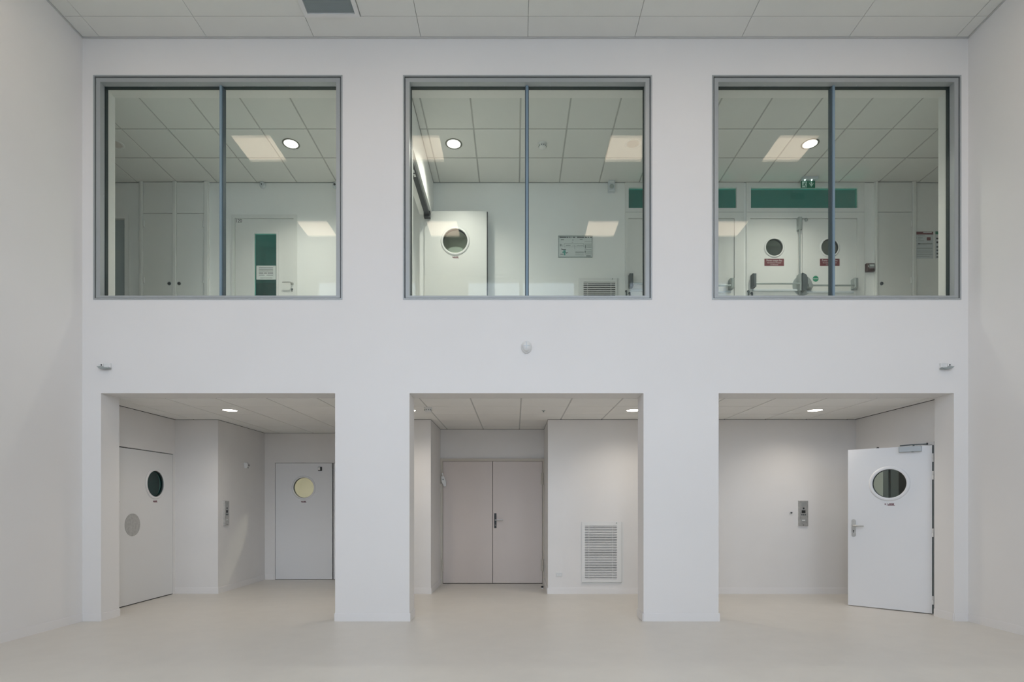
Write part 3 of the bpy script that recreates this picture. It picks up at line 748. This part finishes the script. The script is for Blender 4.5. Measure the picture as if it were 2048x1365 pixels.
# dark door at the far left
c = (DL['x0']+DL['x1'])/2; w2 = (DL['x1']-DL['x0'])/2
d = thing('door_6', 'blue-grey door at the far left of the gallery', 'door', (c, YU, UF), kind='structure')
A = MB().box(-w2, w2, .045, .085, .008, HD-.004).build('door_leaf', M['darkdoor'], d)
text('12', .085, M['print'], A, w2-.022, .0445, HD-.085, 'door_number', xs=.7)
MB().slab(-w2-.065, w2+.065, 0, HD+.055, -.010, .10, rects=[(-w2, w2, -1, HD)]).build('door_frame', M['galwall'], d)
MB().box(w2+.062, w2+.070, -.016, -.010, 0, HD+.06).build('frame_edge', M['galdoor'], d)

# glazed double-door units
def panic(leaf, x0, x1, zb, ends, m_end=('dkgrey', 'dkgrey')):
    """push bar between two end boxes; ends = ((x0,x1,z0,z1), ...)"""
    MB().tube([(x0, -.085, zb), (x1, -.085, zb-.004)], .013, 10).build('push_bar', M['greymetal'], leaf)
    MB().bbox(x0, x1, -.022, 0, zb-.085, zb-.058, .004).build('bar_rail', M['lightbox'], leaf)
    for e, m in zip(ends, m_end):
        MB().bbox(e[0], e[1], -.105, 0, e[2], e[3], .012).build('bar_end', M[m], leaf)
def redsign(leaf, x0, x1, z0, z1):
    s = MB().box(x0, x1, -.002, 0, z0, z1).build('warning_sign', M['red'], leaf, label='red fire door sign with white lettering')
    c = (x0+x1)/2; h = z1-z0; w_ = x1-x0
    text('Porte coupe feu', .0405, M['wprint'], leaf, c, -.0022, z0+h*.76, 'sign_lettering', xs=w_/.33)
    text("Ne mettez pas d'obstacle", .021, M['wprint'], leaf, c, -.0022, z0+h*.43, 'sign_lettering', xs=w_/.30)
    text('à la fermeture', .021, M['wprint'], leaf, c, -.0022, z0+h*.16, 'sign_lettering', xs=w_/.30)
def unit(name, label, U, lx0, lxj, lx1, tx0, tx1):
    c = (U[0]+U[1])/2; hw = (U[1]-U[0])/2
    d = thing(name, label, 'door', (c, YU, UF), kind='structure')
    HH = Z(366.5,YU)-UF
    l0, lj, l1 = (X(v,YU)-c for v in (lx0, lxj, lx1)); t0, t1 = X(tx0,YU)-c, X(tx1,YU)-c
    MB().slab(-hw, hw, 0, HH, -.015, .05, rects=[(l0-.003, l1+.003, -1, HD), (t0, t1, TZ0-UF, TZ1-UF)]).build('door_frame', M['galdoor'], d)
    MB().frame(t0-.03, t1+.03, TZ0-UF-.03, TZ1-UF+.03, .026, -.020, -.015).build('transom_bead', M['white'], d)
    k = MB().box(-hw+.004, hw-.004, -.0165, -.015, Z(425.5,YU)-UF-.003, Z(425.5,YU)-UF+.001); k.build('frame_joint', M['greyprint'], d)
    MB().box(t0, t1, .012, .020, TZ0-UF, TZ1-UF).build('transom_glass', M['glassd'], d)
    zc = Z(495.3,YU)-UF
    Ls = []
    for n, (p, q) in enumerate(((l0, lj-.003), (lj+.003, l1))):
        pc = (X((1548.3 if n == 0 else 1659.4), YU)-(X(1500.5,YU) if n == 0 else X(1713,YU)))
        px_ = (l0+pc) if n == 0 else (l1+pc)
        L = MB().slab(p, q, .008, HD-.005, 0, .04, circ=[(px_, zc, .127)]).build('door_leaf', M['galdoor'], d)
        porthole(L, px_, zc, .04, r=.127, ro=.152, gm='glassp', m='white')
        redsign(L, px_-.146, px_+.146, Z(532.2,YU)-UF, Z(518,YU)-UF)
        Ls.append(L)
    MB().box(l0-.003, l1+.003, .041, .05, 0, HD).build('shadow_joint', M['dark'], d) if False else None
    MB().box(lj-.012, lj+.012, .041, .05, 0, HD).build('shadow_joint', M['dark'], d)
    a, b = Ls
    zb = Z(572,YU)-UF
    panic(a, l0+.03, lj-.05, zb, ((l0, l0+.052, Z(578,YU)-UF, Z(552,YU)-UF), (lj-.083, lj-.052, Z(586,YU)-UF, Z(552,YU)-UF)), ('dkgrey', 'greymetal'))
    MB().poly([(lj-.052, Z(587,YU)-UF), (lj-.052, Z(552,YU)-UF), (lj+.002, Z(556,YU)-UF), (lj+.022, Z(562,YU)-UF), (lj+.024, Z(574,YU)-UF), (lj+.004, Z(586,YU)-UF)][::-1], -.12, -.005).build('latch_case', M['dkgrey'], a)
    MB().tube([(lj-.060, -.05, Z(552,YU)-UF), (lj-.060, -.05, Z(440,YU)-UF)], .010, 8).build('vertical_rod', M['greymetal'], a)
    MB().tube([(lj-.060, -.05, Z(586,YU)-UF), (lj-.060, -.05, .05)], .010, 8).build('vertical_rod', M['greymetal'], a)
    MB().bbox(lj-.083, lj-.030, -.07, 0, Z(463,YU)-UF, Z(437.8,YU)-UF, .01).build('rod_latch', M['greymetal'], a)
    z2 = Z(575.5,YU)-UF
    MB().lathe((lj+.004, 0, zb+.004), '-y', [(.150, 0), (.150, .003), (.147, .004)], 48, smooth=False).build('push_plate', M['greymetal'], b, label='round grey steel plate')
    panic(b, lj+.06, l1-.05, z2, ((l1-.086, l1-.030, Z(580.5,YU)-UF, Z(561,YU)-UF), (lj+.055, lj+.115, z2-.03, z2+.02)), ('greymetal', 'greymetal'))
    MB().lathe((l1-.61, 0, Z(558,YU)-UF), '-y', [(.044, 0), (.044, .001)], 28, smooth=False).build('round_sticker', M['greensign'], b, label='round green sticker with a white line')
    MB().box(l1-.648, l1-.572, -.0014, -.001, Z(558,YU)-UF-.005, Z(558,YU)-UF+.004).build('sticker_line', M['wprint'], b)
    MB().lathe((lj+.055, -.0, HD-.02), '-y', [(.022, 0), (.022, .02), (.012, .028), (0, .029)], 14).build('door_contact', M['greymetal'], b)
    for q, (dx, dz) in enumerate(((-.040, .0), (.012, -.028))):
        kz = Z(584,YU)-UF+dz; kx = l0+dx
        MB().lathe((kx, -.016, kz), '-y', [(.016, 0), (.016, .012), (.010, .014)], 14).box(kx-.002, kx+.010, -.05, -.016, kz-.065, kz-.008).build('key', M['dkgrey'], d)
    return d
unit('door_8', 'white double fire door half hidden between middle and right windows', U1, 1257, 1362, 1468, 1257, 1472)
unit('door_9', 'white double fire door with portholes and push bars behind the right window', U2, 1500.5, 1604.3, 1713, 1501, 1714.5)

# open porthole leaf in the partition doorway (door 7)
yd = 1.90
d = thing('door_7', 'white porthole door standing open behind the middle window', 'door', (X(849,yd), yd, UF), kind='structure')
lw = X(973.5,yd)-X(849,yd); lh = Z(422.3,yd)-UF
pz, px_ = Z(482.5,yd)-UF, X(910.5,yd)-X(849,yd)
A = MB().slab(0, lw, .01, lh, 0, .045, circ=[(px_, pz, .178)]).build('door_leaf', M['galdoor'], d)
porthole(A, px_, pz, .045, r=.178, ro=.212, gm='glassl', m='white'); sticker(A, px_+.008, Z(515,yd)-UF)
MB().box(lw, lw+.014, .002, .043, .01, lh-.01).build('gap_shade_strip', M['black'], A)  # black strip painted in as the shadow gap beside the leaf
hb = thing('door_rail', 'long black closer rail along the head of the partition doorway', 'door rail', (-1.275, 1.1, 5.50))
MB().bbox(-.032, .032, -.70, .74, .0, .055, .006).build('rail', M['blackmetal'], hb)
for yy in (-.36, -.27): MB().box(-.012, .012, yy-.03, yy+.03, -.003, .0).build('rail_plate', M['satin'], hb)
MB().box(-.045, .045, .70, .78, -.02, .06).build('rail_end', M['black'], hb)

# ================================================================== CUPBOARDS
def cupboard(x0, x1, posts, doors, zsplit, label):
    c = (X(x0,YU)+X(x1,YU))/2; HHc = UC-UF-.004
    t = thing('built_in_cupboard', label, 'cupboard', (c, YU, UF))
    MB().box(X(x0,YU)-c, X(x1,YU)-c, -.012, -.001, 0, HHc).build('carcass', M['galwall'], t)
    for a, b in posts: MB().bbox(X(a,YU)-c, X(b,YU)-c, -.055, -.012, 0, HHc, .006).build('post', M['galdoor'], t)
    zs = Z(zsplit,YU)-UF
    for a, b, knob, hinge in doors:
        p, q = X(a,YU)-c+.003, X(b,YU)-c-.003
        MB().bbox(p, q, -.036, -.013, zs+.004, HHc-.01, .002).build('upper_panel', M['galdoor'], t)
        L = MB().bbox(p, q, -.036, -.013, .02, zs-.004, .002).build('cupboard_door', M['galdoor'], t)
        kx, kz = X(knob,YU)-c, Z(569.5,YU)-UF
        MB().lathe((kx, -.036, kz), '-y', [(.026, 0), (.026, .006), (.022, .008), (.020, .004)], 22).build('ring_pull', M['dkgrey'], L)
        MB().lathe((kx, -.040, kz), '-y', [(.012, 0), (.012, .004), (0, .005)], 14).build('lock', M['blackmetal'], L)
        for y_ in (451, 563):
            hz = Z(y_,YU)-UF; hx = X(hinge,YU)-c
            MB().lathe((hx, -.040, hz-.045), '+z', [(.011, 0), (.011, .09)], 12).build('hinge', M['white'], L)
cupboard(282, 420, [(283, 289), (348.6, 356), (411.5, 419)], [(289, 348.6, 341.7, 291.5), (356, 411.5, 361.2, 410)], 429.5, 'white built-in two-door cupboard left of door 120')
cupboard(1747, 1829, [(1747.5, 1752), (1821, 1828)], [(1752, 1821, 1760, 1819)], 427, 'white built-in one-door cupboard right of the double fire door')

# ================================================================== GALLERY WALL OBJECTS
t = thing('evacuation_plan', 'framed evacuation plan on the corridor wall behind the middle window', 'plan', (X(1150.5,YU), YU, Z(494,YU)))
pw, ph = (X(1185,YU)-X(1116.5,YU))/2, (Z(472,YU)-Z(515.5,YU))/2
MB().bbox(-pw, pw, -.004, 0, -ph, ph, .001).build('sheet', M['pale'], t)
MB().frame(-pw, pw, -ph, ph, .010, -.014, -.004).build('frame', M['greymetal'], t)
def pt(u, v): return (-pw+u*2*pw, ph-v*2*ph)
def bar(mb, u0, u1, v0, v1, y=-.0048):
    a, b = pt(u0, v0), pt(u1, v1); mb.box(a[0], b[0], y, -.004, b[1], a[1])
k = MB()
for u0, u1 in ((.04, .24), (.25, .30), (.32, .36), (.39, .41), (.43, .50), (.55, .76), (.78, .84), (.86, .90), (.93, .98)): bar(k, u0, u1, .045, .085)
k.build('title_print', M['print'], t)
k = MB()
for u0, u1, v0, v1 in ((.17,.75,.355,.37),(.17,.75,.50,.51),(.17,.18,.355,.51),(.74,.75,.355,.51),(.22,.36,.42,.455),(.41,.50,.43,.44),(.48,.49,.42,.62),(.54,.73,.44,.46),(.12,.13,.40,.49),(.05,.10,.38,.48),
                       (.08,.17,.15,.20),(.42,.44,.16,.22),(.40,.43,.29,.31),(.63,.71,.14,.18),(.77,.97,.25,.265),(.77,.97,.375,.39),(.78,.82,.42,.58),(.84,.97,.42,.44),(.84,.97,.47,.49),(.84,.97,.53,.55),(.77,.97,.625,.64),
                       (.77,.82,.68,.78),(.84,.97,.70,.72),(.84,.97,.75,.77),(.78,.97,.82,.84),(.82,.95,.90,.95),(.50,.75,.73,.765),(.50,.75,.79,.80),(.50,.75,.83,.84),(.50,.75,.88,.89)):
    bar(k, u0, u1, v0, v1)
k.build('plan_lines', M['greyprint'], t)
k = MB(); bar(k, .15, .22, .66, .80); bar(k, .12, .20, .73, .78, -.0050); bar(k, .17, .21, .80, .90, -.0051); k.build('site_map', M['teal'], t)
k = MB(); bar(k, .10, .23, .62, .645); bar(k, .10, .115, .57, .65); bar(k, .06, .16, .83, .85); bar(k, .22, .29, .76, .78); bar(k, .24, .25, .76, .83); k.build('site_map_print', M['print'], t)

t = thing('loudspeaker', 'small grey wall loudspeaker under the ceiling behind the middle window', 'loudspeaker', (X(1222,YU), YU, Z(375.5,YU)))
MB().bbox(-.048, .048, -.07, 0, -.084, .078, .008).build('cabinet', M['lightbox'], t)
MB().lathe((0, -.07, -.022), '-y', [(.034, 0), (.034, .003), (.028, .004), (.008, .001)], 24).build('speaker_cone', M['greymetal'], t)
MB().box(-.03, .03, -.0712, -.07, .035, .06).build('front_panel', M['white'], t)

def small_camera(px, py, label, dark):
    t = thing('dome_camera', label, 'camera', (X(px,YU), YU, Z(py,YU)))
    MB().lathe((0,0,0), '-y', [(.045, 0), (.045, .02), (.038, .035), (.030, .04)], 24).build('housing', M['lightbox'], t)
    MB().lathe((-.006,-.040,0), '-y', [(dark, 0), (dark*.8, .008), (0, .010)], 16).build('lens', M['black'], t)
    MB().box(-.012, .012, -.03, 0, .038, .062).build('bracket', M['white'], t)
small_camera(526, 371.5, 'small round camera under the ceiling above door 120', .009)
small_camera(671.5, 372, 'small round camera at the right edge of the left gallery window', .016)

t = thing('fire_call_point', 'dark square manual call point beside the double fire door', 'call point', (X(1738,YU), YU, Z(537,YU)))
MB().bbox(-.060, .060, -.05, 0, -.060, .060, .012).build('housing', M['brown'], t)
MB().bbox(-.028, .052, -.056, -.05, -.004, .040, .003).build('window', M['greyprint'], t)
MB().box(-.020, .044, -.0568, -.056, .006, .032).build('window_label', M['pale'], t)
MB().box(-.046, -.036, -.0515, -.05, -.004, .024).build('side_mark', M['wprint'], t)
MB().box(-.028, .052, -.0515, -.05, -.020, -.012).build('lower_line', M['wprint'], t)

# posters at the right end
def poster(px0, px1, py0, py1, label, head, lines, marks):
    x0, x1, z1, z0 = X(px0,YU), X(px1,YU), Z(py0,YU), Z(py1,YU)
    t = thing('poster', label, 'poster', ((x0+x1)/2, YU, z0)); w_, h_ = (x1-x0)/2, z1-z0
    MB().box(-w_, w_, -.003, 0, 0, h_).build('sheet', M['lightbox'], t)
    MB().box(-w_, w_, -.0038, -.003, h_*.89, h_).build('heading', M[head], t)
    k = MB()
    for u0, u1, v0, v1 in lines: k.box(-w_+u0*2*w_, -w_+u1*2*w_, -.0036, -.003, h_*(1-v1), h_*(1-v0))
    k.build('text_lines', M['greyprint'], t)
    for m, u0, u1, v0, v1 in marks: MB().box(-w_+u0*2*w_, -w_+u1*2*w_, -.0040, -.003, h_*(1-v1), h_*(1-v0)).build('mark', M[m], t)
poster(1829.8, 1866, 463.8, 517.5, 'safety notice with red heading right of the one-door cupboard', 'red',
       [(.15,.55,.15,.17),(.15,.42,.22,.245),(.15,.30,.27,.285),(.15,.50,.335,.35),(.15,.95,.43,.47),(.10,.65,.49,.50),(.10,.95,.61,.63),(.10,.95,.72,.735),(.10,.90,.78,.79),(.10,.95,.835,.85),(.10,.80,.91,.925)],
       [('print',.02,.08,.15,.18),('print',.02,.09,.22,.25),('print',.02,.08,.33,.36),('red',.65,.86,.21,.33),('print',.17,.28,.435,.465),('wprint',.45,.92,.015,.05)])
poster(1870.5, 1906, 463.2, 517.5, 'safety notice with green heading at the edge of the right window', 'green',
       [(.05,.9,.40,.42),(.3,.9,.5,.52),(.3,.9,.62,.64),(.3,.9,.74,.76),(.3,.9,.86,.88)],
       [('wprint',.04,.9,.16,.22),('print',.04,.5,.24,.29),('wprint',.04,.9,.31,.34),('print',.06,.25,.37,.44),('dkgrey',.06,.24,.54,.61),('dkgrey',.06,.24,.67,.73),('dkgrey',.06,.24,.79,.85),('dkgrey',.06,.24,.92,.97)])

# exit sign hanging from the gallery ceiling
ye = 1.93
t = thing('exit_sign', 'green emergency exit sign with running figure and down arrow', 'exit sign', (X(1616,ye), ye, UC))
zt, zb = Z(362,ye)-UC, Z(376,ye)-UC
x0, x1 = X(1601.8,ye)-X(1616,ye), X(1630,ye)-X(1616,ye)
MB().bbox(X(1604.5,ye)-X(1616,ye), X(1635,ye)-X(1616,ye), -.03, .03, -.040, 0, .004).build('housing', M['lightbox'], t)
MB().box(x0, x1, -.004, .004, zb, zt).build('sign_plate', M['green'], t)
for q in (1609.3, 1622.8): MB().tube([(X(q,ye)-X(1616,ye), -.012, -.040), (X(q,ye)-X(1616,ye), -.008, zt)], .007, 8).build('led_strip', M['led'], t)
w_, h_ = x1-x0, zt-zb
MB().box(x0+.08*w_, x0+.40*w_, -.0046, -.004, zb+.03*h_, zt-.10*h_).build('door_symbol', M['signwhite'], t)
f = MB(); P = lambda u, v: (x0+u*w_, zt-v*h_)
f.lathe((*[P(.285, .22)[0]], -.0046, P(.285, .22)[1]), '-y', [(.009, 0), (.009, .0006)], 14)
for pts in ([(.22,.36),(.30,.34),(.27,.58),(.19,.56)], [(.13,.50),(.22,.36),(.24,.40),(.17,.54)], [(.28,.38),(.39,.46),(.38,.51),(.28,.45)],
            [(.20,.55),(.27,.56),(.20,.74),(.08,.76),(.08,.71),(.17,.69)], [(.24,.56),(.28,.60),(.34,.78),(.37,.95),(.33,.96),(.30,.80),(.22,.64)]):
    f.poly([P(*p) for p in pts], -.0052, -.0046)
f.build('running_figure', M['green'], t)
a = MB()
for pts in ([(.69,.14),(.78,.14),(.78,.66),(.69,.66)], [(.57,.36),(.59,.30),(.735,.66),(.735,.88)], [(.90,.36),(.88,.30),(.735,.66),(.735,.88)]):
    a.poly([P(*p) for p in pts], -.0050, -.004)
a.build('arrow', M['signwhite'], t)
